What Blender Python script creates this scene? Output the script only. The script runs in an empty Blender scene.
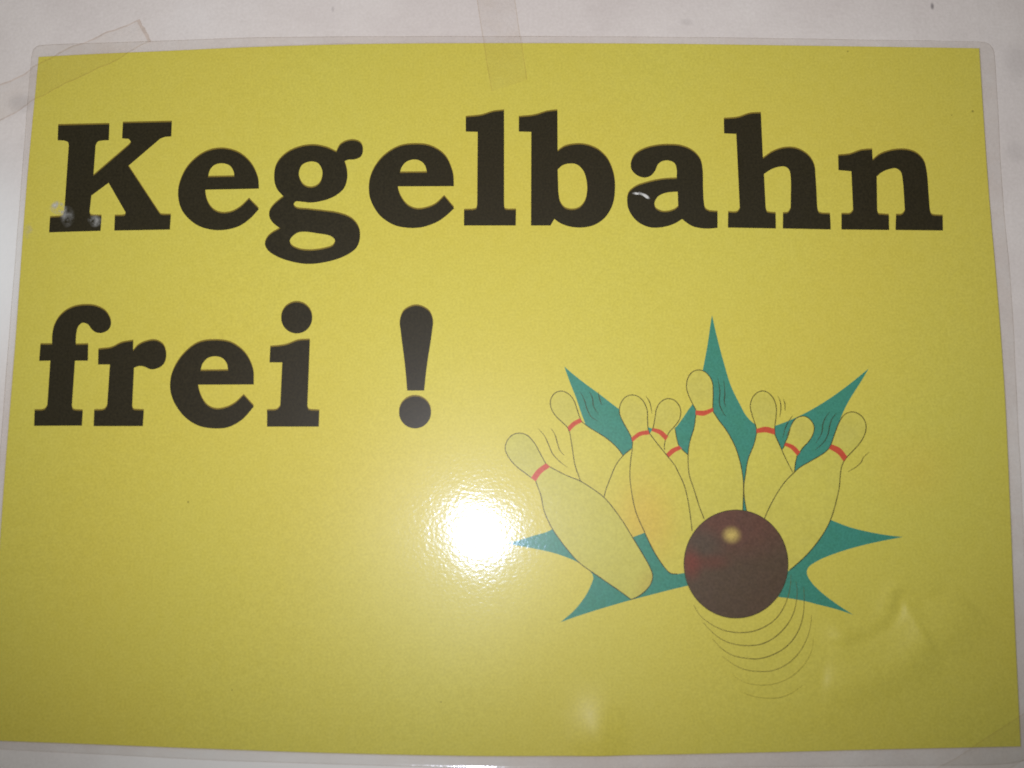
# A laminated yellow notice taped to a whitewashed wall, photographed with a
# built-in flash.  Units are metres; the wall is the plane y = 0, the viewer
# stands on the -Y side.  Outlines were measured on the photograph and turned
# into millimetres on the sheet (an A4 page, 297 mm wide) once, by mm().
import bpy, math, random
from mathutils import Vector, geometry

C = bpy.context.scene.collection
random.seed(7)

# ------------------------------------------------------------------ measuring
F, D, TH = 1100.0, 329.0, math.radians(8.4)     # focal length (px), distance (mm), tilt
CT, ST = math.cos(TH), math.sin(TH)
def mm(px, py, off=1.45):
    """off: how far (mm) the measured thing lies in front of the wall."""
    v = 384.0 - py
    k = (D - off) / (F * CT - v * ST)
    return ((px - 512.0) * k, (F * ST + v * CT) * k)
PXMM = 0.304                                     # mm per measured unit, on average

def spline(pts, closed=True, n=7):
    """Points of 2 are smooth, points of 3 are corners; returns a polyline."""
    P = [(p[0], p[1]) for p in pts]
    K = [len(p) > 2 for p in pts]
    m = len(P)
    out = []
    segs = m if closed else m - 1
    for i in range(segs):
        a, b = i, (i + 1) % m
        p1, p2 = P[a], P[b]
        if K[a] and K[b]:
            out.append(p1); continue
        if K[a] or (not closed and a == 0):
            p0 = (2*p1[0]-p2[0], 2*p1[1]-p2[1])
        else:
            p0 = P[a-1]
        if K[b] or (not closed and b == m-1):
            p3 = (2*p2[0]-p1[0], 2*p2[1]-p1[1])
        else:
            p3 = P[(b+1) % m]
        def dist(u, w): return max(math.hypot(u[0]-w[0], u[1]-w[1]), 1e-6) ** 0.5
        t0 = 0.0; t1 = t0 + dist(p0, p1); t2 = t1 + dist(p1, p2); t3 = t2 + dist(p2, p3)
        for j in range(n):
            t = t1 + (t2 - t1) * j / n
            r = []
            for c in (0, 1):
                A1 = (t1-t)/(t1-t0)*p0[c] + (t-t0)/(t1-t0)*p1[c]
                A2 = (t2-t)/(t2-t1)*p1[c] + (t-t1)/(t2-t1)*p2[c]
                A3 = (t3-t)/(t3-t2)*p2[c] + (t-t2)/(t3-t2)*p3[c]
                B1 = (t2-t)/(t2-t0)*A1 + (t-t0)/(t2-t0)*A2
                B2 = (t3-t)/(t3-t1)*A2 + (t-t1)/(t3-t1)*A3
                r.append((t2-t)/(t2-t1)*B1 + (t-t1)/(t2-t1)*B2)
            out.append(tuple(r))
    if not closed:
        out.append(P[-1])
    return out

def crop(pts, ox, oy, s):
    return [(ox + p[0]/s, oy + p[1]/s) + tuple(p[2:]) for p in pts]
def to_mm(poly):
    return [mm(*p) for p in poly]

# ------------------------------------------------------------------ relief
def seg_dist(p, a, b):
    ax, ay = a; bx, by = b
    dx, dy = bx-ax, by-ay
    L = dx*dx+dy*dy
    t = max(0, min(1, ((p[0]-ax)*dx+(p[1]-ay)*dy)/L)) if L else 0
    qx, qy = ax+t*dx, ay+t*dy
    d = math.hypot(p[0]-qx, p[1]-qy)
    side = dx*(p[1]-ay) - dy*(p[0]-ax)
    return d, (1 if side < 0 else -1), t
CREASE = to_mm(spline([(826,643),(842,645),(860,643),(883,632),(897,616),(903,597),(914,599),(928,601),(941,594),(950,584)], False, 4))
DENTS = [(mm(598,737), 6.5, 9.0, 1.22), (mm(842,640), 3.6, 3.6, 0.55), (mm(826,694), 10, 9, 0.45), (mm(944,612), 6, 5, 0.35), (mm(835,640), 6, 5, 0.16), (mm(455,690), 30, 18, 0.12),
         (mm(740,700), 25, 14, 0.15), (mm(300,520), 50, 40, 0.2), (mm(905,470), 22, 26, 0.18), (mm(690,560), 20, 25, 0.12)]
def relief(x, z):
    """Height (mm) of the laminated sheet above its flat rest position."""
    h = 0.10*math.sin(x/31.0+0.6)*math.sin(z/24.0+1.1) + 0.05*math.sin(x/12.0-z/17.0)
    for (c, sx, sz, a) in DENTS:
        ex = ((x-c[0])/sx)**2 + ((z-c[1])/sz)**2
        if ex < 12: h += a*math.exp(-ex)
    best = None
    n = len(CREASE)-1
    cx, cz = CREASE[n//2]
    if abs(x-cx) < 50 and abs(z-cz) < 45:
        for i in range(n):
            d, sd, t = seg_dist((x, z), CREASE[i], CREASE[i+1])
            if best is None or d < best[0]: best = (d, sd, (i+t)/n)
        d, sd, u = best
        amp = min(1, (0.02+math.sin(math.pi*u))*1.5)*(0.82+0.18*math.sin(u*13+1.0))
        q = d*sd                                # a puckered air pocket on one side, a narrow lip on the other
        h += amp*(1.75*math.exp(-((q-10.0)/6.0)**2) + 0.40*math.exp(-((q+3.6)/2.3)**2) - 0.45*math.exp(-(q/1.7)**2))
    return h
Z_PAPER = 1.35                                   # mm, sheet above the wall

def vert(x, z, up):                             # mm on the sheet -> metres in the scene
    return (x*1e-3, -(Z_PAPER + relief(x, z) + up)*1e-3, z*1e-3)

# ------------------------------------------------------------------ materials
def mat(name):
    m = bpy.data.materials.new(name); m.use_nodes = True
    nt = m.node_tree; nt.nodes.clear()
    out = nt.nodes.new('ShaderNodeOutputMaterial')
    return m, nt, out
def node(nt, kind, **kw):
    n = nt.nodes.new(kind)
    for k, v in kw.items():
        if hasattr(n, k): setattr(n, k, v)
        else: n.inputs[k].default_value = v
    return n
def obj_coord(nt):
    return node(nt, 'ShaderNodeTexCoord').outputs['Object']
def noise(nt, scale, detail=2.0, rough=0.5, vec=None, stretch=None):
    n = nt.nodes.new('ShaderNodeTexNoise')
    n.inputs['Scale'].default_value = scale
    n.inputs['Detail'].default_value = detail
    n.inputs['Roughness'].default_value = rough
    v = vec or obj_coord(nt)
    if stretch:
        mp = nt.nodes.new('ShaderNodeMapping'); mp.inputs['Scale'].default_value = stretch
        nt.links.new(v, mp.inputs['Vector']); v = mp.outputs['Vector']
    nt.links.new(v, n.inputs['Vector'])
    return n.outputs['Fac']
def ramp(nt, fac, stops):
    r = nt.nodes.new('ShaderNodeValToRGB')
    el = r.color_ramp.elements
    while len(el) < len(stops): el.new(0.5)
    for e, (p, c) in zip(el, stops):
        e.position = p; e.color = c if len(c) == 4 else (*c, 1)
    nt.links.new(fac, r.inputs['Fac'])
    return r.outputs['Color']
def mixc(nt, fac, a, b, mode='MIX'):
    m = nt.nodes.new('ShaderNodeMix'); m.data_type = 'RGBA'; m.blend_type = mode
    for sock, val in ((m.inputs[0], fac), (m.inputs[6], a), (m.inputs[7], b)):
        if isinstance(val, bpy.types.NodeSocket): nt.links.new(val, sock)
        elif isinstance(val, (int, float)): sock.default_value = val
        else: sock.default_value = val if len(val) == 4 else (*val, 1)
    return m.outputs[2]
def spot(nt, px, py, r_in, r_out, stretch=(1, 1)):
    """1 inside a round printed / dirty / tinted spot at a place of the sheet, 0 outside."""
    x, z = mm(px, py)
    c = obj_coord(nt)
    mp = nt.nodes.new('ShaderNodeMapping'); mp.vector_type = 'POINT'
    mp.inputs['Location'].default_value = (-x*1e-3*stretch[0], 0, -z*1e-3*stretch[1])
    mp.inputs['Scale'].default_value = (stretch[0], 0, stretch[1])
    nt.links.new(c, mp.inputs['Vector'])
    ln = nt.nodes.new('ShaderNodeVectorMath'); ln.operation = 'LENGTH'
    nt.links.new(mp.outputs['Vector'], ln.inputs[0])
    mr = nt.nodes.new('ShaderNodeMapRange'); mr.interpolation_type = 'SMOOTHSTEP'
    mr.inputs['From Min'].default_value = r_in*1e-3; mr.inputs['From Max'].default_value = r_out*1e-3
    mr.inputs['To Min'].default_value = 1; mr.inputs['To Max'].default_value = 0
    nt.links.new(ln.outputs['Value'], mr.inputs['Value'])
    return mr.outputs['Result']
def math_n(nt, op, a, b):
    m = nt.nodes.new('ShaderNodeMath'); m.operation = op
    for s, v in zip(m.inputs, (a, b)):
        if isinstance(v, bpy.types.NodeSocket): nt.links.new(v, s)
        else: s.default_value = v
    return m.outputs[0]

COAT_W, COAT_R = 0.145, 0.115
def film_bump(nt):
    """Fine orange-peel of the hot-rolled laminating film."""
    a = noise(nt, 800, 2.5, 0.6, stretch=(1.0, 1.0, 1.2))
    b1 = nt.nodes.new('ShaderNodeBump'); b1.inputs['Strength'].default_value = 1.0
    b1.inputs['Distance'].default_value = 3.2e-5
    nt.links.new(a, b1.inputs['Height'])
    b = noise(nt, 70, 2.0, 0.5)
    b2 = nt.nodes.new('ShaderNodeBump'); b2.inputs['Strength'].default_value = 1.0
    b2.inputs['Distance'].default_value = 6e-5
    nt.links.new(b, b2.inputs['Height']); nt.links.new(b1.outputs['Normal'], b2.inputs['Normal'])
    return b2.outputs['Normal']
def laminated(name, colour, grain=0.10, tint=None):
    """Printed paper sealed under clear film: matt ink below, a gloss coat above."""
    m, nt, out = mat(name)
    p = nt.nodes.new('ShaderNodeBsdfPrincipled')
    g1 = noise(nt, 1500, 2.0, 0.6)
    g2 = noise(nt, 13, 1.0, 0.5)
    g3 = noise(nt, 420, 1.0, 0.5)
    col = colour(nt) if callable(colour) else None
    if col is None:
        rgb = nt.nodes.new('ShaderNodeRGB'); rgb.outputs[0].default_value = (*colour, 1); col = rgb.outputs[0]
    k = ramp(nt, g1, [(0.3, (1-grain,)*3), (0.7, (1+grain*0.6,)*3)])
    col = mixc(nt, 1.0, col, k, 'MULTIPLY')
    k2 = ramp(nt, g2, [(0.3, (1.0, 0.965, 0.92)), (0.7, (0.98, 1.0, 1.02))])
    col = mixc(nt, 1.0, col, k2, 'MULTIPLY')
    k3 = ramp(nt, g3, [(0.3, (0.985, 0.98, 0.94)), (0.7, (1.005, 1.005, 1.03))])
    col = mixc(nt, 1.0, col, k3, 'MULTIPLY')
    nt.links.new(col, p.inputs['Base Color'])
    p.inputs['Roughness'].default_value = 0.386
    p.inputs['Specular IOR Level'].default_value = 0.24
    p.inputs['Specular Tint'].default_value = (1.0, 0.93, 0.80, 1)
    gl = node(nt, 'ShaderNodeBsdfGlossy'); gl.inputs['Roughness'].default_value = COAT_R
    nt.links.new(film_bump(nt), gl.inputs['Normal'])
    fr = node(nt, 'ShaderNodeFresnel'); fr.inputs['IOR'].default_value = 1.5
    tint = nt.nodes.new('ShaderNodeVectorMath'); tint.operation = 'SCALE'
    tint.inputs[0].default_value = (0.80*COAT_W, 0.97*COAT_W, 1.30*COAT_W)
    nt.links.new(fr.outputs[0], tint.inputs['Scale']); nt.links.new(tint.outputs[0], gl.inputs['Color'])
    ad = node(nt, 'ShaderNodeAddShader')
    nt.links.new(p.outputs[0], ad.inputs[0]); nt.links.new(gl.outputs[0], ad.inputs[1])
    nt.links.new(ad.outputs[0], out.inputs[0])
    return m

YELLOW = (0.6680, 0.5480, 0.0800)
def paper_colour(nt):
    rgb = nt.nodes.new('ShaderNodeRGB'); rgb.outputs[0].default_value = (*YELLOW, 1)
    col = rgb.outputs[0]
    for (px, py, r) in ((973, 111, .55), (848, 51, .35), (188, 502, .45), (441, 702, .35), (952, 115, .3), (232, 690, .3)):
        col = mixc(nt, math_n(nt, 'MULTIPLY', spot(nt, px, py, r*.3, r), 0.6), col, (0.1656, 0.1182, 0.024))
    # faint warm reflection beside the pins, painted into the paper colour
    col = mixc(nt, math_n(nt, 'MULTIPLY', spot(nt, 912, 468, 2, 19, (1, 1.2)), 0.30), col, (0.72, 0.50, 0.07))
    return col
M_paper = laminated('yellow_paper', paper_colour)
M_black = laminated('black_ink', (0.03105, 0.02364, 0.01), 0.3)
M_fringe = laminated('brown_edge_fringe', (0.2277, 0.1527, 0.0224), 0.12)  # brown rim along the upper edge of every letter
M_teal = laminated('teal_ink', (0.058, 0.252, 0.158), 0.16)
M_red = laminated('red_ink', (0.6003, 0.08373, 0.036), 0.12)
M_line = laminated('thin_black_line', (0.062, 0.049, 0.015), 0.6)
M_line2 = laminated('thin_brown_line', (0.1449, 0.1133, 0.024), 0.4)
M_line4 = laminated('brown_line', (0.2691, 0.2167, 0.0384), 0.3)
M_line3 = laminated('pale_brown_line', (0.4347, 0.3595, 0.052), 0.2)
def pin_material(head, body, kind):
    """Printed pin: greyer shading over the head, a paler belly, some with an orange cast."""
    def colour(nt):
        base = {'plain': (0.640, 0.535, 0.084), 'warm': (0.655, 0.540, 0.082), 'pale': (0.590, 0.517, 0.092)}[kind]
        col = mixc(nt, math_n(nt, 'MULTIPLY', spot(nt, head[0], head[1], 1.5, 7.5), 0.3), base, (0.545, 0.475, 0.105))
        col = mixc(nt, math_n(nt, 'MULTIPLY', spot(nt, body[0], body[1], 1.0, 11), 0.5), col, (0.675, 0.565, 0.082) if kind != 'pale' else (0.60, 0.535, 0.10))
        if kind == 'warm':
            col = mixc(nt, math_n(nt, 'MULTIPLY', spot(nt, 646, 520, 1, 13, (1, 0.7)), 0.5), col, (0.72, 0.43, 0.06))
        if kind == 'pale':
            col = mixc(nt, math_n(nt, 'MULTIPLY', spot(nt, 656, 588, 2, 8), 0.45), col, (0.517, 0.37, 0.064))
        return col
    return laminated('printed_pin_' + kind, colour)
def ball_colour(nt):
    base = mixc(nt, spot(nt, 736, 520, 3, 15, (0.62, 1.0)), (0.104, 0.064, 0.034), (0.1397, 0.0591, 0.0352))
    n = noise(nt, 120, 3, 0.6)
    base = mixc(nt, math_n(nt, 'MULTIPLY', ramp(nt, n, [(0.45, (0, 0, 0)), (0.7, (1, 1, 1))]), 0.4), base, (0.1138, 0.06107, 0.036))
    base = mixc(nt, math_n(nt, 'MULTIPLY', spot(nt, 690, 562, 0.5, 5, (1, 0.7)), 0.6), base, (0.2277, 0.0394, 0.0224))
    base = mixc(nt, math_n(nt, 'MULTIPLY', spot(nt, 710, 562, 0.5, 5, (0.6, 1.4)), 0.4), base, (0.1759, 0.0394, 0.024))
    base = mixc(nt, math_n(nt, 'MULTIPLY', spot(nt, 704, 543, 1, 7, (0.8, 1.2)), 0.6), base, (0.08797, 0.06698, 0.04))
    return mixc(nt, math_n(nt, 'MULTIPLY', spot(nt, 731.3, 535, 0.3, 3.6, (1, 1.1)), 0.95), base, (0.6003, 0.4235, 0.104))
M_ball = laminated('brown_ball_ink', ball_colour, 0.2)

def clear_film(name, tint, haze, gloss_r=0.12, bump=3e-5, bscale=500, f0=0.05, haze_col=(0.55, 0.52, 0.48), clean=1.045):
    m, nt, out = mat(name)
    tr = node(nt, 'ShaderNodeBsdfTransparent'); 
    n = noise(nt, 160, 3, 0.6)
    nt.links.new(mixc(nt, ramp(nt, n, [(0.3, (0, 0, 0)), (0.75, (1, 1, 1))]), tint, tuple(min(1, t*clean) for t in tint)), tr.inputs[0])
    df = node(nt, 'ShaderNodeBsdfDiffuse'); df.inputs[0].default_value = (*haze_col, 1)
    gl = node(nt, 'ShaderNodeBsdfGlossy'); gl.inputs['Roughness'].default_value = gloss_r
    b = nt.nodes.new('ShaderNodeBump'); b.inputs['Strength'].default_value = 1; b.inputs['Distance'].default_value = bump
    nt.links.new(noise(nt, bscale, 3, 0.6), b.inputs['Height']); nt.links.new(b.outputs['Normal'], gl.inputs['Normal'])
    m1 = node(nt, 'ShaderNodeMixShader'); m1.inputs[0].default_value = haze
    nt.links.new(tr.outputs[0], m1.inputs[1]); nt.links.new(df.outputs[0], m1.inputs[2])
    m2 = node(nt, 'ShaderNodeMixShader')
    m2.inputs[0].default_value = f0
    nt.links.new(m1.outputs[0], m2.inputs[1]); nt.links.new(gl.outputs[0], m2.inputs[2])
    nt.links.new(m2.outputs[0], out.inputs[0])
    return m
M_film = clear_film('clear_laminating_film', (0.983, 0.968, 0.950), 0.05, 0.10, f0=0.035)
M_filmedge = clear_film('film_cut_edge', (0.89, 0.855, 0.815), 0.08, 0.12, f0=0.05)
M_tape = clear_film('clear_sticky_tape', (0.988, 0.976, 0.958), 0.015, 0.22, 6e-5, 260, f0=0.012)
M_tapeedge = clear_film('tape_cut_edge', (0.925, 0.89, 0.84), 0.04, 0.3, f0=0.01)
M_dirt_shade = clear_film('dusty_shaded_tape_edge', (0.875, 0.835, 0.80), 0.04, 0.4, f0=0.004, clean=1.14)  # dust on the edges, plus the lifted end's shadow as a tint

def wall_material():
    m, nt, out = mat('whitewashed_plaster')
    p = nt.nodes.new('ShaderNodeBsdfPrincipled')
    big = noise(nt, 9, 4, 0.55)
    col = ramp(nt, big, [(0.32, (0.7141, 0.6058, 0.496)), (0.55, (0.7659, 0.6619, 0.544)), (0.75, (0.8176, 0.7338, 0.62))])
    mid = noise(nt, 55, 4, 0.6)
    col = mixc(nt, 1.0, col, ramp(nt, mid, [(0.28, (0.93, 0.92, 0.92)), (0.6, (1.0, 1.0, 1.0))]), 'MULTIPLY')
    fine = noise(nt, 1100, 2, 0.6)
    col = mixc(nt, 1.0, col, ramp(nt, fine, [(0.3, (0.95, 0.945, 0.94)), (0.7, (1.03, 1.03, 1.035))]), 'MULTIPLY')
    # whiter, cooler patch at the left of the sheet
    col = mixc(nt, math_n(nt, 'MULTIPLY', spot(nt, -12, 270, 8, 52, (2.2, 1)), 0.85), col, (0.9108, 0.8569, 0.736))
    col = mixc(nt, math_n(nt, 'MULTIPLY', spot(nt, 300, 775, 20, 95, (1, 5)), 0.7), col, (0.8797, 0.8175, 0.696))
    # dirt marks
    for (px, py, r, st, a) in ((934, 4, 1.3, (1.6, 0.8), 0.75), (332, 7, 1.0, (1.5, 0.7), 0.22), (18, 101, 4.5, (0.8, 1), 0.20),
                               (687, 20, 2.2, (0.7, 1.3), 0.14), (1018, 150, 5, (1, 1), 0.12), (1020, 60, 9, (1.3, 1), 0.14)):
        col = mixc(nt, math_n(nt, 'MULTIPLY', spot(nt, px, py, r*.2, r, st), a), col, (0.17, 0.14, 0.125))
    nt.links.new(col, p.inputs['Base Color'])
    p.inputs['Roughness'].default_value = 0.8
    p.inputs['Specular IOR Level'].default_value = 0.2
    b = nt.nodes.new('ShaderNodeBump'); b.inputs['Strength'].default_value = 1; b.inputs['Distance'].default_value = 5e-4
    h = math_n(nt, 'ADD', noise(nt, 70, 5, 0.6), math_n(nt, 'MULTIPLY', noise(nt, 14, 3, 0.5), 1.6))
    nt.links.new(h, b.inputs['Height']); nt.links.new(b.outputs['Normal'], p.inputs['Normal'])
    nt.links.new(p.outputs[0], out.inputs[0])
    return m
M_wall = wall_material()
def scuff_material():
    m, nt, out = mat('white_scuff')
    d = node(nt, 'ShaderNodeBsdfPrincipled'); d.inputs['Base Color'].default_value = (0.62, 0.575, 0.47, 1); d.inputs['Roughness'].default_value = 0.6
    t = node(nt, 'ShaderNodeBsdfTransparent')
    mx = node(nt, 'ShaderNodeMixShader')
    at = node(nt, 'ShaderNodeAttribute'); at.attribute_name = 'cover'
    f = ramp(nt, noise(nt, 520, 4, 0.65), [(0.36, (0, 0, 0)), (0.68, (1, 1, 1))])
    nt.links.new(math_n(nt, 'MULTIPLY', f, at.outputs['Fac']), mx.inputs[0])
    nt.links.new(t.outputs[0], mx.inputs[1]); nt.links.new(d.outputs[0], mx.inputs[2])
    nt.links.new(mx.outputs[0], out.inputs[0])
    return m
M_scuff = scuff_material()

# ------------------------------------------------------------------ mesh makers
def link(name, verts, faces, mats, parent=None, fmats=None, label=None, smooth=True):
    me = bpy.data.meshes.new(name)
    me.from_pydata(verts, [], faces)
    for m in mats: me.materials.append(m)
    if fmats: me.polygons.foreach_set('material_index', fmats)
    me.polygons.foreach_set('use_smooth', [smooth]*len(me.polygons))
    me.update()
    o = bpy.data.objects.new(name, me); C.objects.link(o)
    if parent: o.parent = parent
    if label: o['label'] = label
    return o
def face_front(verts, faces):
    res = []
    for f in faces:
        a, b, c = (verts[i] for i in f[:3])
        ny = (b[2]-a[2])*(c[0]-a[0]) - (b[0]-a[0])*(c[2]-a[2])
        res.append(tuple(f) if ny < 0 else tuple(reversed(f)))
    return res
GRID = 2.0
def fill(polys, up):
    """Triangulate printed outlines (mm; even-odd holes) so they follow the relief."""
    co, ed = [], []
    def within(p, q):
        r = False
        for a, b in zip(q, q[1:]+q[:1]):
            if (a[1] > p[1]) != (b[1] > p[1]) and p[0] < (b[0]-a[0])*(p[1]-a[1])/(b[1]-a[1])+a[0]: r = not r
        return r
    for poly in polys:
        b = len(co); n = len(poly)
        co += [Vector(p) for p in poly]
        ed += [(b+i, b+(i+1) % n) for i in range(n)]
    xs = [c.x for c in co]; zs = [c.y for c in co]
    x = math.ceil(min(xs)/GRID)*GRID
    while x < max(xs):
        z = math.ceil(min(zs)/GRID)*GRID
        while z < max(zs):
            co.append(Vector((x, z))); z += GRID
        x += GRID
    v, e, f, *_ = geometry.delaunay_2d_cdt(co, ed, [], 0, 1e-5)
    def keep(t):
        c = (sum(v[i].x for i in t)/3, sum(v[i].y for i in t)/3)
        return sum(within(c, q) for q in polys) % 2 == 1
    f = [t for t in f if keep(t)]
    used = sorted({i for t in f for i in t}); ix = {o: k for k, o in enumerate(used)}
    verts = [vert(v[i].x, v[i].y, up) for i in used]
    return verts, face_front(verts, [tuple(ix[i] for i in t) for t in f])
def printed(name, polys, up, m, parent, label=None):
    v, f = fill([to_mm(p) for p in polys], up)
    return link(name, v, f, [m], parent, label=label)
def ribbon(name, lines, up, w, m, parent, label=None, taper=False):
    verts, faces = [], []
    for line in lines:
        P = to_mm(line); n = len(P); b = len(verts)
        for i, p in enumerate(P):
            a, c = P[max(0, i-1)], P[min(n-1, i+1)]
            dx, dz = c[0]-a[0], c[1]-a[1]; L = math.hypot(dx, dz) or 1
            k = w/2
            if taper: k *= 0.35+0.65*min(1, 3*min(i, n-1-i)/n)
            k *= 0.85+0.3*random.random()
            verts += [vert(p[0]-dz/L*k, p[1]+dx/L*k, up), vert(p[0]+dz/L*k, p[1]-dx/L*k, up)]
            if i: faces.append((b+2*i-2, b+2*i-1, b+2*i+1, b+2*i))
    return link(name, verts, face_front(verts, faces), [m], parent, label=label)
def circle(cx, cy, rx, ry=None, n=48):
    ry = ry or rx
    return [(cx+rx*math.cos(2*math.pi*i/n), cy+ry*math.sin(2*math.pi*i/n)) for i in range(n)]

def thing(name, label, cat, loc=(0, 0, 0)):
    o = bpy.data.objects.new(name, None); C.objects.link(o)
    o.location = loc; o.empty_display_size = 0.02
    o['label'] = label; o['category'] = cat
    return o

# ------------------------------------------------------------------ wall
def build_wall():
    v = [(-1.6, 0, -1.3), (1.6, 0, -1.3), (1.6, 0, 1.5), (-1.6, 0, 1.5),
         (-1.6, .12, -1.3), (1.6, .12, -1.3), (1.6, .12, 1.5), (-1.6, .12, 1.5)]
    f = [(0, 1, 2, 3), (5, 4, 7, 6), (0, 4, 5, 1), (1, 5, 6, 2), (2, 6, 7, 3), (3, 7, 4, 0)]
    o = link('wall', v, f, [M_wall], smooth=False)
    o['kind'] = 'structure'
build_wall()

# ------------------------------------------------------------------ the sheet
sign = thing('laminated_sign', 'yellow laminated notice with large black lettering and skittles picture, taped on white wall', 'sign')
NS = 300
def side(pts, n=NS, off=1.45):
    poly = [mm(p[0], p[1], off) for p in spline([tuple(p) for p in pts], False, 10)]
    L = [0]
    for a, b in zip(poly, poly[1:]): L.append(L[-1]+math.hypot(b[0]-a[0], b[1]-a[1]))
    res = []; j = 0
    for i in range(n+1):
        t = L[-1]*i/n
        while j < len(L)-2 and L[j+1] < t: j += 1
        k = (t-L[j])/max(L[j+1]-L[j], 1e-9)
        res.append((poly[j][0]+(poly[j+1][0]-poly[j][0])*k, poly[j][1]+(poly[j+1][1]-poly[j][1])*k))
    return res
P_top = side([(38.5,56.8),(90,54),(169,50.6),(250,46.8),(350,43.8),(480,43),(600,43.2),(712,44.2),(850,46),(979.5,48)])
P_right = side([(979.5,48),(989,193),(998.5,305),(1005.5,402),(1011,519),(1014.5,614),(1020.8,746.5)])
P_bot = side([(-12.5,740.5),(0,741),(120,745.5),(250,750.5),(325,753),(425,755.3),(506,756.3),(625,755.5),(756,752.7),(893,749.3),(1020.8,746.5)])
P_left = side([(38.5,56.8),(26,190),(15.6,335),(4.5,475),(-4,600),(-12.5,740.5)])
F_top = side([(34,48.5),(37.5,45.8),(46,44.8),(80,43.3),(150,41),(240,37.7),(350,36.3),(480,36),(600,36.3),(697,37),(850,39.3),(960,41),(978,41.5),(985.5,42.3),(990,44.5)], off=0.3)
F_right = side([(990,44.5),(993.5,49.5),(994.8,58),(997.5,95),(1003,195),(1012,296),(1018,417),(1022.5,500),(1027,614),(1033,755)], off=0.3)
F_bot = side([(-22,747.5),(0,749.5),(110,755),(225,761),(256,762),(350,765),(425,767),(510,768.6),(640,769),(760,767.6),(893,766),(1020,762),(1033,755)], off=0.3)
F_left = side([(34,48.5),(32.3,52),(31,60),(20.5,190),(8.8,335),(-2,475),(-10,600),(-22,747.5)], off=0.3)

def coons(T, B, L, R, nu, nv):
    g = []
    for j in range(nv+1):
        v = j/nv; row = []
        l = L[round(v*(len(L)-1))]; r = R[round(v*(len(R)-1))]
        for i in range(nu+1):
            u = i/nu
            t = T[round(u*(len(T)-1))]; b = B[round(u*(len(B)-1))]
            row.append(tuple((1-v)*t[c]+v*b[c]+(1-u)*l[c]+u*r[c]
                       - ((1-u)*(1-v)*T[0][c]+u*(1-v)*T[-1][c]+(1-u)*v*B[0][c]+u*v*B[-1][c]) for c in (0, 1)))
        g.append(row)
    return g
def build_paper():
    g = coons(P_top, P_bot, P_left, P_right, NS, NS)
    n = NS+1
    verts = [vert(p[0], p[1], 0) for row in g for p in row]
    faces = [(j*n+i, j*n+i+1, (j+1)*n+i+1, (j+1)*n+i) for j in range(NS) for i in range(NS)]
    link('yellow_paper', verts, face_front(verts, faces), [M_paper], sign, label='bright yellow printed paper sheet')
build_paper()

def build_film():
    def ring(T, R, B, L): return T[:-1]+R[:-1]+list(reversed(B))[:-1]+list(reversed(L))[:-1]
    O = ring(F_top, F_right, F_bot, F_left); I = ring(P_top, P_right, P_bot, P_left)
    n = len(O); rows = []; verts = []
    # (fraction from outer edge to paper edge, extra mm beyond, height above wall in mm; None = follows the sheet)
    prof = [(0, 0.0, 0.03), (0, 0.05, 0.24), (0, 0.14, 0.34), (0, 0.26, 0.34), (0, 0.42, 0.27), (0.35, 0, 0.26), (0.65, 0, 0.33),
            (1, -0.75, 0.55), (1, -0.4, 1.0), (1, -0.12, None), (1, 0.25, None)]
    for (f, ex, h) in prof:
        for i in range(n):
            o, q = O[i], I[i]
            dx, dz = q[0]-o[0], q[1]-o[1]; L = math.hypot(dx, dz) or 1
            x = o[0]+dx*f+dx/L*ex; z = o[1]+dz*f+dz/L*ex
            if h is None: verts.append(vert(x, z, 0.02 if ex < 0 else 0.035))
            else:
                wob = 0.05*math.sin(i*0.21)+0.035*math.sin(i*0.083+1) if h > 0.1 else 0
                verts.append((x*1e-3, -(h+wob)*1e-3, z*1e-3))
    faces, fm = [], []
    for r in range(len(prof)-1):
        for i in range(n):
            a, b = r*n+i, r*n+(i+1) % n
            faces.append((a, b, b+n, a+n)); fm.append(1 if r in (0, 1, 2, 8) else 0)
    link('clear_film_border', verts, face_front(verts, faces), [M_film, M_filmedge], sign, fm, label='clear plastic laminate margin around the yellow paper')
    return O
FILM = build_film()

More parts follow.
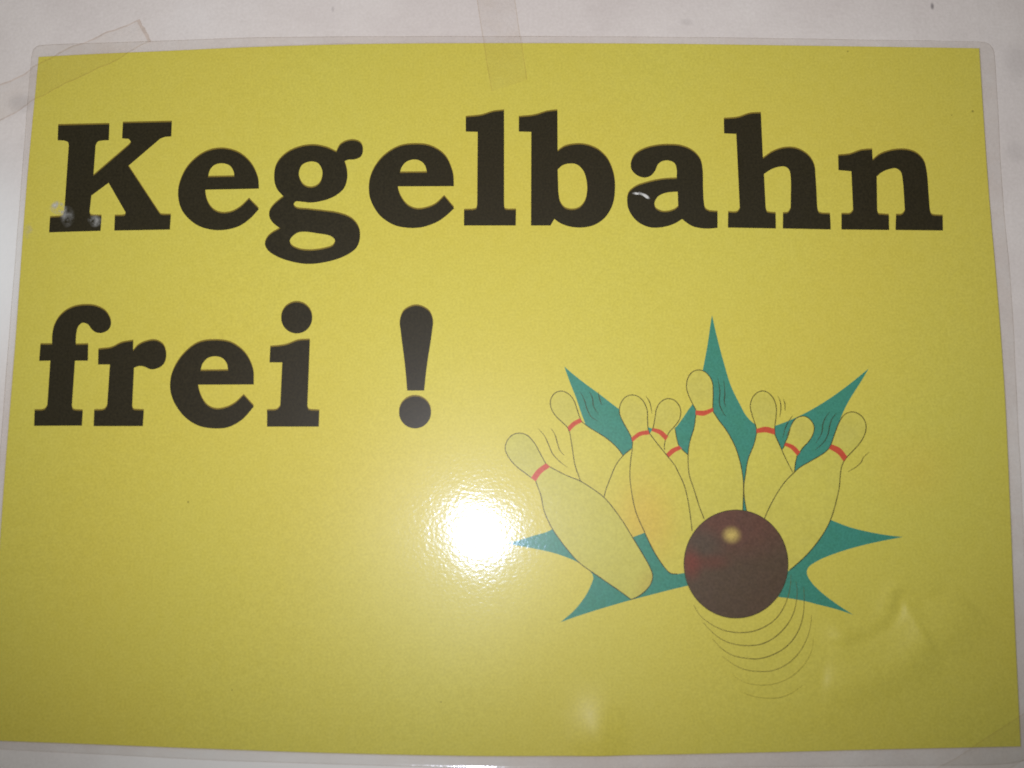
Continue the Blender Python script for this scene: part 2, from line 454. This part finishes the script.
# ------------------------------------------------------------------ lettering
S = 1024/260
c = 'c'
def A(p): return crop(p, 20, 90, S)
def Bc(p): return crop(p, 250, 90, S)
def Cc(p): return crop(p, 450, 90, S)
def Dc(p): return crop(p, 700, 90, S)
def Ec(p): return crop(p, 20, 280, S)
def Fc(p): return crop(p, 250, 280, S)
GLYPHS = [
 ('K', [A([(150,137,c),(352,133,c),(350,195,c),(325,196,c),(306,201),(298,214,c),(289,336,c),(430,215,c),(437,203),(428,190,c),(402,188,c),(405,128,c),(598,124,c),(596,180,c),(572,182,c),(553,189),(536,203,c),(426,297,c),(545,478,c),(554,488),(566,490,c),(594,490,c),(590,547,c),(371,551,c),(373,494,c),(400,494,c),(413,491),(416,480,c),(349,363,c),(281,413,c),(274,478,c),(277,490),(290,494,c),(321,494,c),(317,552,c),(114,558,c),(118,500,c),(155,498,c),(168,494),(174,478,c),(192,214,c),(188,202),(172,196,c),(148,195,c)])]),
 ('e', [A([(941,386,c),(937,345),(910,288),(862,246),(795,229),(725,245),(660,300),(627,370),(623,420),(640,475),(690,525),(745,546),(800,549),(860,535),(905,505),(941,467,c),(902,427,c),(870,458),(835,478),(795,483),(765,472),(742,445),(731,410),(730,390,c)]),
        A([(740,341,c),(748,312),(767,292),(800,286),(827,296),(841,318),(844,339,c)])]),
 ('g', [Bc([(340,243,c),(355,215),(382,200),(410,197),(436,208),(445,235),(436,260),(410,271),(388,272),(372,278,c),(381,310),(383,345),(370,385),(335,415),(290,433),(240,441),(205,438),(180,437),(172,450),(182,463),(230,469),(300,477),(350,485),(400,505),(428,540),(433,580),(418,620),(370,653),(300,675),(230,683),(170,675),(110,655),(70,628),(59,603),(75,572),(120,543,c),(95,525),(78,502),(76,480),(92,453),(133,418,c),(105,385),(95,340),(105,290),(140,250),(190,225),(245,216),(300,225)]),
        Bc([(240,279),(268,286),(283,310),(285,335),(276,364),(258,379),(235,383),(211,373),(195,346),(193,320),(206,292)]),
        Bc([(183,562),(210,556),(270,563),(318,573),(335,590),(327,611),(300,622),(240,631),(190,625),(161,608),(158,588)])]),
 ('e', [Bc([(803,376,c),(799,325),(768,257),(712,220),(650,212),(585,222),(520,265),(480,325),(468,380),(475,430),(510,490),(565,528),(620,540),(680,537),(740,515),(775,490),(804,463,c),(765,416,c),(730,448),(690,464),(655,467),(620,452),(594,418),(583,387),(582,377,c)]),
        Bc([(590,324,c),(598,300),(616,280),(645,271),(672,277),(690,296),(697,323,c)])]),
 ('l', [Cc([(62,105,c),(125,98),(170,84),(213,79,c),(213,455,c),(216,467),(230,470,c),(260,470,c),(259,531,c),(55,531,c),(55,471,c),(90,470,c),(103,466),(107,452,c),(109,162,c),(62,161,c)])]),
 ('b', [Cc([(271,105,c),(335,98),(380,84),(423,79,c),(424,240,c),(450,222),(490,213),(530,214),(580,232),(620,270),(645,330),(650,390),(640,450),(610,500),(565,530),(510,539),(460,532),(430,519),(411,505,c),(396,531,c),(319,531,c),(320,162,c),(271,161,c)]),
        Cc([(424,310,c),(445,293),(472,287),(500,291),(525,315),(538,355),(540,395),(532,435),(510,462),(482,470),(452,463),(434,440),(427,405,c)])]),
 ('a', [Cc([(893,347,c),(893,310),(885,286),(862,275),(838,277),(819,290),(808,315),(790,335),(765,342),(735,332),(714,308),(713,285),(728,254),(765,231),(815,218),(860,215),(910,219),(955,238),(985,270),(995,310),(997,380),(1000,440),(1006,466),(1022,476,c),(1054,478,c),(1054,540,c),(1010,543),(960,535),(930,518),(915,505,c),(880,525),(830,538),(785,537),(740,516),(708,477),(698,440),(703,405),(730,380),(780,362),(840,350)]),
        Cc([(897,397,c),(850,402),(820,416),(806,440),(809,462),(827,475),(855,478),(885,469),(899,458,c)])]),
 ('h', [Dc([(94,112,c),(150,107),(195,92),(240,89,c),(248,268,c),(290,240),(340,226),(385,231),(428,258),(450,295),(455,340),(462,465,c),(467,481),(480,486,c),(512,487,c),(515,547,c),(326,543,c),(327,484,c),(346,482),(357,465,c),(357,340),(351,312),(335,299),(310,300),(280,310),(252,328,c),(259,465,c),(264,479),(275,482,c),(298,484,c),(299,543,c),(110,539,c),(111,480,c),(146,479),(157,466,c),(143,170,c),(95,168,c)])]),
 ('n', [Dc([(544,257,c),(590,252),(635,237),(678,233,c),(680,275,c),(710,252),(760,236),(810,234),(850,246),(880,275),(893,320),(900,400),(905,470,c),(911,488),(925,493,c),(956,494,c),(957,551,c),(770,549,c),(772,491,c),(795,489),(807,475,c),(798,350),(791,320),(772,306),(745,309),(715,322),(696,338,c),(698,475,c),(703,487),(715,489,c),(744,491,c),(745,549,c),(557,547,c),(557,487,c),(591,486),(603,474,c),(596,318,c),(545,313,c)])]),
 ('f', [Ec([(80,252,c),(126,252,c),(126,220),(134,180),(157,140),(197,110),(245,98),(300,102),(340,125),(358,165),(350,190),(325,205),(298,203),(281,190),(267,172),(246,166),(229,180),(221,210),(219,253,c),(268,252,c),(267,315,c),(216,315,c),(204,495,c),(208,508),(220,512,c),(247,513,c),(244,571,c),(55,572,c),(57,512,c),(95,509),(107,495,c),(119,315,c),(75,316,c)])]),
 ('r', [Ec([(308,272,c),(360,265),(400,246),(446,238,c),(445,278,c),(465,256),(500,240),(535,237),(564,254),(576,290),(568,325),(545,344),(515,349),(490,339),(470,336),(449,343,c),(442,495,c),(446,508),(458,511,c),(488,512,c),(484,573,c),(290,573,c),(292,512,c),(331,509),(343,495,c),(354,330,c),(307,330,c)])]),
 ('e', [Ec([(921,409,c),(918,350),(887,287),(832,246),(765,236),(700,247),(640,295),(601,360),(591,415),(603,470),(645,533),(700,570),(760,582),(820,577),(875,547),(921,496,c),(881,452,c),(845,485),(810,502),(770,507),(735,490),(713,455),(703,422),(702,410,c)]),
        Ec([(711,356,c),(719,328),(738,306),(765,298),(795,304),(814,325),(820,355,c)])]),
 ('i', [Fc([(80,262,c),(140,255),(190,237),(236,234,c),(226,495,c),(230,508),(242,512,c),(273,513,c),(271,575,c),(67,575,c),(67,512,c),(106,509),(119,495,c),(127,322,c),(77,322,c)]),
        Fc(circle(184,147,61,61,20))]),
 ('!', [Fc([(619,433,c),(611,340),(593,195),(590,160),(607,119),(655,99),(703,119),(720,155),(717,200),(696,340),(686,433,c)]),
        Fc(circle(650,519,63,63,20))]),
]
for ch, outl in GLYPHS:
    polys = [spline(o, True, 6) for o in outl]
    v1, f1 = fill([to_mm([(x, y-0.9) for x, y in p]) for p in polys], 0.03)
    v2, f2 = fill([to_mm([(x, y+0.65) for x, y in p]) for p in polys], 0.06)
    k = len(v1)
    name = 'exclamation_mark' if ch == '!' else 'letter'
    lab = 'black exclamation mark' if ch == '!' else ('black capital letter K' if ch == 'K' else 'black lower-case letter %s' % ch)
    link(name, v1+v2, f1+[tuple(i+k for i in t) for t in f2], [M_fringe, M_black], sign, [0]*len(f1)+[1]*len(f2), label=lab)

# ------------------------------------------------------------------ the skittles picture
STAR = [(712,315,c),(717.5,339),(723.8,362.5),(731,386),(740,404.5),(746.5,416),(755,424),(766,428,c),(775.6,425.6),(783,423),(802.5,414.5),(827.5,400),(849,384.5),(868.6,368.7,c),
        (862,380),(850,399),(842,415),(832,445),(826,480),(824,505),(831,520,c),(848,526.6),(864.6,531),(885.8,535),(903,537,c),(878,541.8),(852.5,548),(828.4,556),(814.8,562.5),(808,568),(807,574),(811.7,582.5),(821,592),(837.4,604.5),(853.3,614.8,c),
        (837.4,609.5),(817.8,604.5),(804.2,601),(789,598.4),(770,596),(736,592),(700,584),(678,588),(656,593.5),(631,600),(600,609),(575,617),(560.6,622.2,c),
        (575,609.5),(586,595),(592,582.5),(593.2,577.5),(591.5,573),(580,563.5),(562.5,555.8),(550,552),(531,548),(512.5,544.5),(507,542.8,c),(512.5,542),(532.5,536),(552.5,529),(575,503),(588,470),(585,423,c),
        (581,412.5),(576,397.5),(571,385),(564.2,366.4,c),(573,374),(585.7,384),(599.4,394),(617.5,408),(636,421),(649,427.5),(662,431),(674.5,428),(680,422),(687.5,411),(692.5,404),(699,388),(703,369),(707.5,345),(710.6,324)]
printed('starburst', [spline(STAR, True, 5)], 0.03, M_teal, sign, label='teal spiky starburst behind the pins')

# each pin: (body right side / left side are lines so that the neck band sits between them)
PINS = [
 # order is back to front
 dict(m='plain', head=[(569,431.5,c),(567.5,427.5),(562.5,422.5),(555,415),(551,407.5),(550.6,400),(554.4,393.5),(561,391),(568,393.5),(573.7,400),(577,409),(580,418),(582.2,422.2,c)],
      right=[(582.2,422.2),(590,428),(600,434),(610,441),(619,450),(623.5,456.5)], rest_r=[(630,472),(630,500),(622,515)],
      left=[(569.6,431.5),(572,446),(575,465),(578.7,476),(581,482)], rest_l=[(590,500),(608,520)],
      band=[[(540,378),(580,337),(640,305)],[(557,412),(600,367),(657,337)],(500,380,8)]),
 dict(m='plain', head=[(664,450,c),(661,436),(663,425),(668,421),(673,425),(675,429),(676.5,437.5),(679,445.6),(682,449.5,c)], nohead=True,
      right=[(675,429),(676.5,437.5),(679,446),(682,449.5),(687.5,454.5)], rest_r=[(695,465),(706,500),(706,535)],
      left=[], rest_l=[(668,470),(676,500),(690,535)],
      band=[[(526,594),(573,550),(632,526)],[(548,622),(600,577),(657,550)],(600,380,8)]),
 dict(m='warm', head=[(651.5,431,c),(653,428),(655,417.5),(656.2,410),(659.3,403.5),(665,399.3),(670,398.8),(675.6,401.2),(680,407.5),(680.6,414),(679,420),(674,427),(669,432.5),(665.3,440.4,c)],
      right=[(665.3,440.4),(664.4,445),(664.4,450)], rest_r=[(666,470),(660,505),(645,532.5,c)],
      left=[(631,449),(623,455.8),(616,465),(609.5,480),(605.5,491),(604,497.5)], rest_l=[(603,513),(612,528),(632,537.5,c)], reach=[(645,440)],
      band=[[(425,384),(490,402),(545,452)],[(411,408),(468,432),(522,484)],(600,380,8)]),
 dict(m='warm', head=[(632.5,442,c),(631,437),(627.5,430),(622.5,421),(619.4,412.5),(620.6,403.8),(625,397.5),(631,395),(637.5,396.2),(643,401),(647,410),(647.5,421),(648.2,430),(649.8,434,c)],
      right=[(649.8,434),(657.5,444),(666,454.5),(674,464.5),(679,474),(684,485),(687.6,499),(690,514),(692,531)], rest_r=[(692,548),(690,565),(686,572.5)],
      left=[(632.5,442),(632,450),(630.6,461),(629.8,475),(630.2,482),(632,495),(636,512.5),(644,531),(651,546),(657.5,557.5),(665,568),(670.6,573.3),(677.5,574)], rest_l=[(683,573.2)],
      band=[[(250,462),(312,416),(386,402)],[(260,496),(322,448),(396,436)],(600,380,8)]),
 dict(m='pale', head=[(535.6,481,c),(531,477.5),(525,473),(516,466),(508.8,457.5),(505.2,449),(507.3,440.5),(513,434.8),(520,433.2),(527.5,435.6),(534,442.5),(540,453),(546,463.6),(550,467,c)],
      right=[(550,467),(565,474.8),(580,481),(592.5,488.8),(604,497.5),(615,510.6),(624,523.5),(632.5,537.5),(642.5,554),(649.5,566.5),(652.6,575.6),(650.6,584),(644,592),(637,597),(631,599.4)], rest_r=[],
      left=[(535.6,481),(541,496),(543.8,510),(551,526.5),(560,540),(569,551.5),(579,562.5),(600,577.5),(620,591.3),(631,599.4)], rest_l=[],
      band=[[(248,143),(296,78),(366,26)],[(284,172),(334,104),(402,55)],(500,460,8)]),
 dict(m='plain', head=[(784,446.5,c),(785,443),(788,436),(791.2,425.6),(795,419.3),(800,416.6),(805.6,416.6),(811,420.6),(814,426.5),(813,434),(808.8,441.3),(802.5,448),(799.8,452),(796.9,456,c)],
      right=[(796.9,456),(795.2,464),(794.4,472)], rest_r=[(798,485),(790,505)],
      left=[(784,446.5),(782.5,449)], rest_l=[(780,465),(778,500)],
      band=[[(368,500),(430,524),(482,576)],[(350,524),(402,548),(457,606)],(740,380,8)]),
 dict(m='plain', head=[(756.5,433.5,c),(756.2,428),(752,415),(750.2,406),(752.3,398),(757,392.8),(762.5,391),(767.7,392.6),(773,398),(776.2,407),(776,416),(774.7,427.5),(774.8,434.8,c)],
      right=[(774.8,434.8),(780,446),(786,459.5),(792.5,472)], rest_r=[(799,490),(796,512),(780,532)],
      left=[(756.5,433.5),(754,444),(748,459.5),(745.3,475),(743.7,488),(744.8,502),(746.7,512)], rest_l=[(752,530)],
      band=[[(130,392),(200,374),(275,390)],[(132,426),(204,420),(279,438)],(740,380,8)]),
 dict(m='plain', head=[(695.6,415.5,c),(695.5,410),(692.5,404),(688.7,396),(686.4,387.5),(687.5,379),(691.2,373),(697,370.2),(703,371),(709,376),(712.2,382.5),(713,392.5),(712.7,407),(713,411.8,c)],
      right=[(713,411.8),(719,420.8),(726,430),(735,446.5),(740.7,465),(743,480),(743.4,490),(743,500),(742.5,512)], rest_r=[(740,535)],
      left=[(695.6,415.5),(694,427.5),(690.2,440),(688.2,451),(688,462),(689.2,475),(694,490),(699,506),(704,519)], rest_l=[(712,535)],
      band=[[(763,243),(830,246),(902,222)],[(764,280),(830,286),(906,252)],(600,380,8)]),
 dict(m='plain', head=[(828.5,449,c),(831,444),(835,432.5),(838.8,422.8),(843.8,415.2),(850,412.2),(856,412.8),(862.3,417.3),(865.6,425),(865,432.5),(860,442.5),(852.5,451),(846.8,457),(843.4,461.5,c)],
      right=[(843.4,461.5),(841,468),(840,476),(839,487.5),(836,501),(830.6,519),(822.5,534.5),(810,551),(799,562),(789.5,570)], rest_r=[(780,577)],
      left=[(828.5,449),(824,453),(812.5,460),(800,467.3),(794,472.5),(786,480.5),(779,490),(772.5,501),(767.5,511),(764,519.5)], rest_l=[(764,540)],
      band=[[(732,515),(800,546),(856,612)],[(708,550),(780,592),(827,652)],(740,380,8)]),
]
for i, pd in enumerate(PINS):
    up = 0.06 + 0.03*i
    head = spline(pd['head'], False, 6)
    body = spline(pd['right'], False, 4)[1 if not pd.get('nohead') else 0:] + pd['rest_r']
    lft = (spline(pd['left'], False, 4) if pd['left'] else [])
    tail = pd['rest_l'][::-1] + lft[::-1]
    if pd.get('nohead'):
        poly = [(664,450),(661,436),(663,425),(668,421),(673,425)] + [tuple(q[:2]) for q in body] + tail
    else:
        poly = head + [tuple(q[:2]) for q in body] + [tuple(q[:2]) for q in tail]
        if pd.get('reach'): poly += pd['reach']
    clean = []
    for q in poly:
        if not clean or math.hypot(q[0]-clean[-1][0], q[1]-clean[-1][1]) > 0.15: clean.append(tuple(q[:2]))
    if math.hypot(clean[0][0]-clean[-1][0], clean[0][1]-clean[-1][1]) < 0.15: clean.pop()
    hx = [q[0] for q in pd['head']]; hy = [q[1] for q in pd['head']]
    bx = [q[0] for q in pd['right']+pd['left']]; by = [q[1] for q in pd['right']+pd['left']]
    m = pin_material(((min(hx)+max(hx))/2, min(hy)+(max(hy)-min(hy))*0.42), (sum(bx)/len(bx), sum(by)/len(by)), pd['m'])
    pin = printed('bowling_pin', [clean], up, m, sign)
    lines = [spline(pd['right'], False, 6)]
    if not pd.get('nohead'): lines.append(head)
    if pd['left']: lines.append(spline(pd['left'], False, 6))
    ribbon('outline', lines, up+0.012, 0.25, M_line, pin)
    t, b, (ox, oy, s) = pd['band']
    T = spline(crop(t, ox, oy, s), False, 6); Bn = spline(crop(b, ox, oy, s), False, 6)
    printed('neck_band', [T + Bn[::-1]], up+0.018, M_red, pin)
# small base arc of the hidden pin
ball = printed('bowling_ball', [circle(735.8, 564, 52.2, 54.2, 96)], 0.36, M_ball, sign, label='round dark brown ball with pale glint')
ribbon('outline', [circle(735.8, 564, 52.0, 54.0, 96)+[(787.8, 564)]], 0.372, 0.2, M_line, ball)

def Q1(p): return crop(p, 500, 380, 8)
def Q2(p): return crop(p, 600, 380, 8)
def Q4(p): return crop(p, 740, 380, 8)
def QB(p): return crop(p, 680, 590, 6.4)
MOT = [(Q1([(305,390),(350,440),(385,510),(420,590),(480,655),(540,700)]), M_line),
       (Q1([(405,385),(440,440),(460,510),(480,565),(515,605)]), M_line),
       (Q1([(640,95),(670,150),(695,230),(725,290),(780,330)]), M_line),
       (Q1([(715,90),(740,150),(747,210),(785,270)]), M_line),
       (Q1([(785,95),(795,150),(815,205)]), M_line),
       (Q2([(365,130),(390,165),(405,210),(413,270)]), M_line),
       ([(717.5,378),(719.6,390),(719.3,404),(722,411),(725.5,417)], M_line),
       ([(723.6,380),(724.6,393),(724.2,402),(725.4,407)], M_line),
       (Q4([(300,125),(322,180),(325,240),(315,300)]), M_line),
       (Q4([(345,150),(358,195),(358,250)]), M_line),
       (Q4([(420,285),(382,340),(360,390),(340,465)]), M_line),
       (Q4([(418,340),(395,400),(370,450)]), M_line2),
       (Q4([(715,255),(677,310),(660,360),(653,420),(605,505)]), M_line),
       (Q4([(770,265),(735,310),(715,370),(700,440),(662,505),(600,560)]), M_line),
       (Q4([(1030,577),(985,620),(965,660),(920,700),(862,733)]), M_line2),
       (QB([(85,95),(130,165),(200,220),(280,257),(370,272),(460,265),(540,235),(610,185),(660,115),(690,40),(705,-30),(708,-100)]), M_line2),
       (QB([(145,205),(200,265),(270,318),(350,347),(430,355),(520,345),(600,305),(670,240),(715,170),(740,90),(748,10),(742,-55)]), M_line2),
       (QB([(205,310),(260,370),(330,415),(420,436),(510,438),(600,410),(680,360),(740,290),(775,210),(790,130),(793,40),(790,-20)]), M_line2),
       (QB([(270,425),(340,475),(420,510),(500,520),(590,515),(680,475),(760,400),(810,310),(835,220),(840,160)]), M_line4),
       (QB([(330,540),(400,585),(480,605),(570,605),(660,580),(740,530),(810,450),(845,370),(850,310)]), M_line3),
       (QB([(380,645),(450,675),(540,690),(630,688),(700,665),(780,610)]), M_line3)]
for pts, m in MOT:
    ribbon('motion_line', [spline(pts, False, 6)], 0.345, 0.24, m, sign, taper=True)

# ------------------------------------------------------------------ scuffs on the film
def scuff(pts, cover, label):
    poly = to_mm(spline(pts, True, 6))
    v, f = fill([poly], 0.42)
    # subdivide coarsely by rings towards the middle so the smear fades at its rim
    cx = sum(p[0] for p in poly)/len(poly); cz = sum(p[1] for p in poly)/len(poly)
    verts, faces, cov = [], [], []
    n = len(poly); R = 6
    for r in range(R+1):
        k = 1-r/R*0.98
        for p in poly:
            x, z = cx+(p[0]-cx)*k, cz+(p[1]-cz)*k
            verts.append(vert(x, z, 0.09)); cov.append(cover*min(1, r/R*1.8))
    for r in range(R):
        for i in range(n):
            a, b = r*n+i, r*n+(i+1) % n
            faces.append((a, b, b+n, a+n))
    o = link('scuff_mark', verts, face_front(verts, faces), [M_scuff], sign, label=label)
    at = o.data.attributes.new('cover', 'FLOAT', 'POINT'); at.data.foreach_set('value', cov)
scuff([(49,208),(56,200),(63,203),(68,209),(64,214),(54,214)], 1.6, 'pale smear on the foot of the letter K')
scuff([(60,206),(70,206),(75,213),(73,224),(66,228),(60,220)], 0.42, 'pale smear on the foot of the letter K')
scuff([(87,219),(94,214),(102,218),(100,226),(92,227)], 0.7, 'pale smear on the foot of the letter K')
scuff([(631.5,193.2),(634.5,191.8),(637,192.2),(639.5,191.3),(642,192.6),(645,193.6),(648.5,195.8),(650.5,198.8),(648,199.2),(645,197),(641.5,195.6),(638,194.4),(635,194.6)], 2.6, 'white scratch on the letter a')
scuff([(22,228),(31,222),(34,230),(27,240)], 0.25, 'faint pale smear on the yellow paper')

# ------------------------------------------------------------------ sticky tape
def film_height(x, z):
    """Height (mm) at which tape lies: on the wall, up over the film edge, on the sheet."""
    inside = False; best = 1e9; n = len(FILM)
    for i in range(n):
        a, b = FILM[i], FILM[(i+1) % n]
        if (a[1] > z) != (b[1] > z) and x < (b[0]-a[0])*(z-a[1])/(b[1]-a[1])+a[0]: inside = not inside
    for i in range(0, n):
        d = (FILM[i][0]-x)**2+(FILM[i][1]-z)**2
        if d < best: best = d
    d = math.sqrt(best)*(1 if inside else -1)
    def ss(e0, e1, t):
        t = max(0, min(1, (t-e0)/(e1-e0))); return t*t*(3-2*t)
    h = 0.08 + 0.42*ss(-1.6, -0.1, d) + 1.0*ss(0.0, 1.8, d)
    if d > 1.6: h = max(h, Z_PAPER+relief(x, z)+0.12)
    return h
def tape(label, left, right, ragged=0.0, dirt_shade_end=False):
    Lp = to_mm(left); Rp = to_mm(right)
    def resample(P, n):
        Ls = [0]
        for a, b in zip(P, P[1:]): Ls.append(Ls[-1]+math.hypot(b[0]-a[0], b[1]-a[1]))
        res = []; j = 0
        for i in range(n+1):
            t = Ls[-1]*i/n
            while j < len(Ls)-2 and Ls[j+1] < t: j += 1
            k = (t-Ls[j])/(Ls[j+1]-Ls[j])
            res.append((P[j][0]+(P[j+1][0]-P[j][0])*k, P[j][1]+(P[j+1][1]-P[j][1])*k))
        return res
    N = 60
    L, R = resample(Lp, N), resample(Rp, N)
    fr = [0, 0.045 if dirt_shade_end else 0.022, 0.12, 0.25, 0.4, 0.55, 0.7, 0.85, 0.965 if dirt_shade_end else 0.978, 1]
    verts, faces, fm = [], [], []
    for i in range(N+1):
        for k, u in enumerate(fr):
            x = L[i][0]*(1-u)+R[i][0]*u; z = L[i][1]*(1-u)+R[i][1]*u
            if dirt_shade_end:                        # edge a little crinkled
                z += 0.16*math.sin(i*0.55+u*3)+0.08*math.sin(i*1.3+u*9)
            if i == N and ragged:
                s = ragged*(math.sin(u*19)*0.5+math.sin(u*47+1)*0.5)
                dx, dz = L[N][0]-L[N-1][0], L[N][1]-L[N-1][1]; q = math.hypot(dx, dz)
                x += dx/q*s; z += dz/q*s
            lift = 0.25*max(0, (i-N*0.93)/(N*0.07))**2 if dirt_shade_end else 0
            verts.append((x*1e-3, -(film_height(x, z)+lift+0.03*math.sin(i*0.5+u*5))*1e-3, z*1e-3))
    m = len(fr)
    for i in range(N):
        for k in range(m-1):
            faces.append((i*m+k, i*m+k+1, (i+1)*m+k+1, (i+1)*m+k))
            on_sheet = -verts[i*m+k][1] > 1.1e-3     # dusty edges on the wall; end row's dark tint paints its shadow
            fm.append((2 if dirt_shade_end and not on_sheet else 1) if k in (0, m-2) or (dirt_shade_end and i >= N-1) else 0)
    base = verts[0]
    o = link('adhesive_tape', verts, face_front(verts, faces), [M_tape, M_tapeedge, M_dirt_shade], None, fm)
    o['label'] = label; o['category'] = 'tape'; o['group'] = 'clear tape strips holding the sign'
tape('short clear tape strip hanging upright over the middle of the top edge of the sign',
     [(470,-48),(477,0),(482.5,36),(487,66),(491.5,91)], [(509,-48),(515.5,0),(519,25),(523,51),(527.3,80)], ragged=0.25)
tape('slanting clear tape strip with dusty edges and a shade-tinted lifted end across the top left corner',
     [(-50,105),(0,82),(28,69),(70,47),(105,30),(138,18)], [(-36,138),(0,118),(38,98),(82,76),(110,64),(151,40)], ragged=0.3, dirt_shade_end=True)
tape('slanting clear tape strip across the bottom right corner of the sign',
     [(880,806),(925,777),(960,755),(985,738),(1024,713),(1062,690)], [(906,838),(951,809),(986,787),(1011,770),(1050,745),(1088,722)])

# ------------------------------------------------------------------ light and camera
cam_d = bpy.data.cameras.new('camera'); cam = bpy.data.objects.new('camera', cam_d); C.objects.link(cam)
cam.location = (0, -D*1e-3, 0); cam.rotation_euler = (math.radians(90)+TH, 0, 0)
cam_d.sensor_width = 36; cam_d.lens = 36*F/1024; cam_d.clip_start = 0.01; cam_d.clip_end = 100
cam_d.dof.use_dof = True; cam_d.dof.focus_distance = 0.40; cam_d.dof.aperture_fstop = 16   # the close-up is a touch out of focus
bpy.context.scene.camera = cam

fl = bpy.data.lights.new('camera_flash', 'SPOT'); flo = bpy.data.objects.new('camera_flash', fl); C.objects.link(flo)
flo.location = (-0.0202, -D*1e-3, 0.0080); flo.rotation_euler = (math.radians(90+27.5), 0, math.radians(-2.6))
fl.energy = 4.55; fl.spot_size = math.radians(120); fl.spot_blend = 1.0; fl.shadow_soft_size = 0.007
fl.color = (0.95, 0.985, 1.18)

w = bpy.data.worlds.new('World'); bpy.context.scene.world = w; w.use_nodes = True
bg = w.node_tree.nodes['Background']; bg.inputs[0].default_value = (0.82, 1.10, 0.98, 1); bg.inputs[1].default_value = 0.072

vs = bpy.context.scene.view_settings
vs.view_transform = 'Standard'; vs.look = 'None'; vs.exposure = 0; vs.gamma = 1
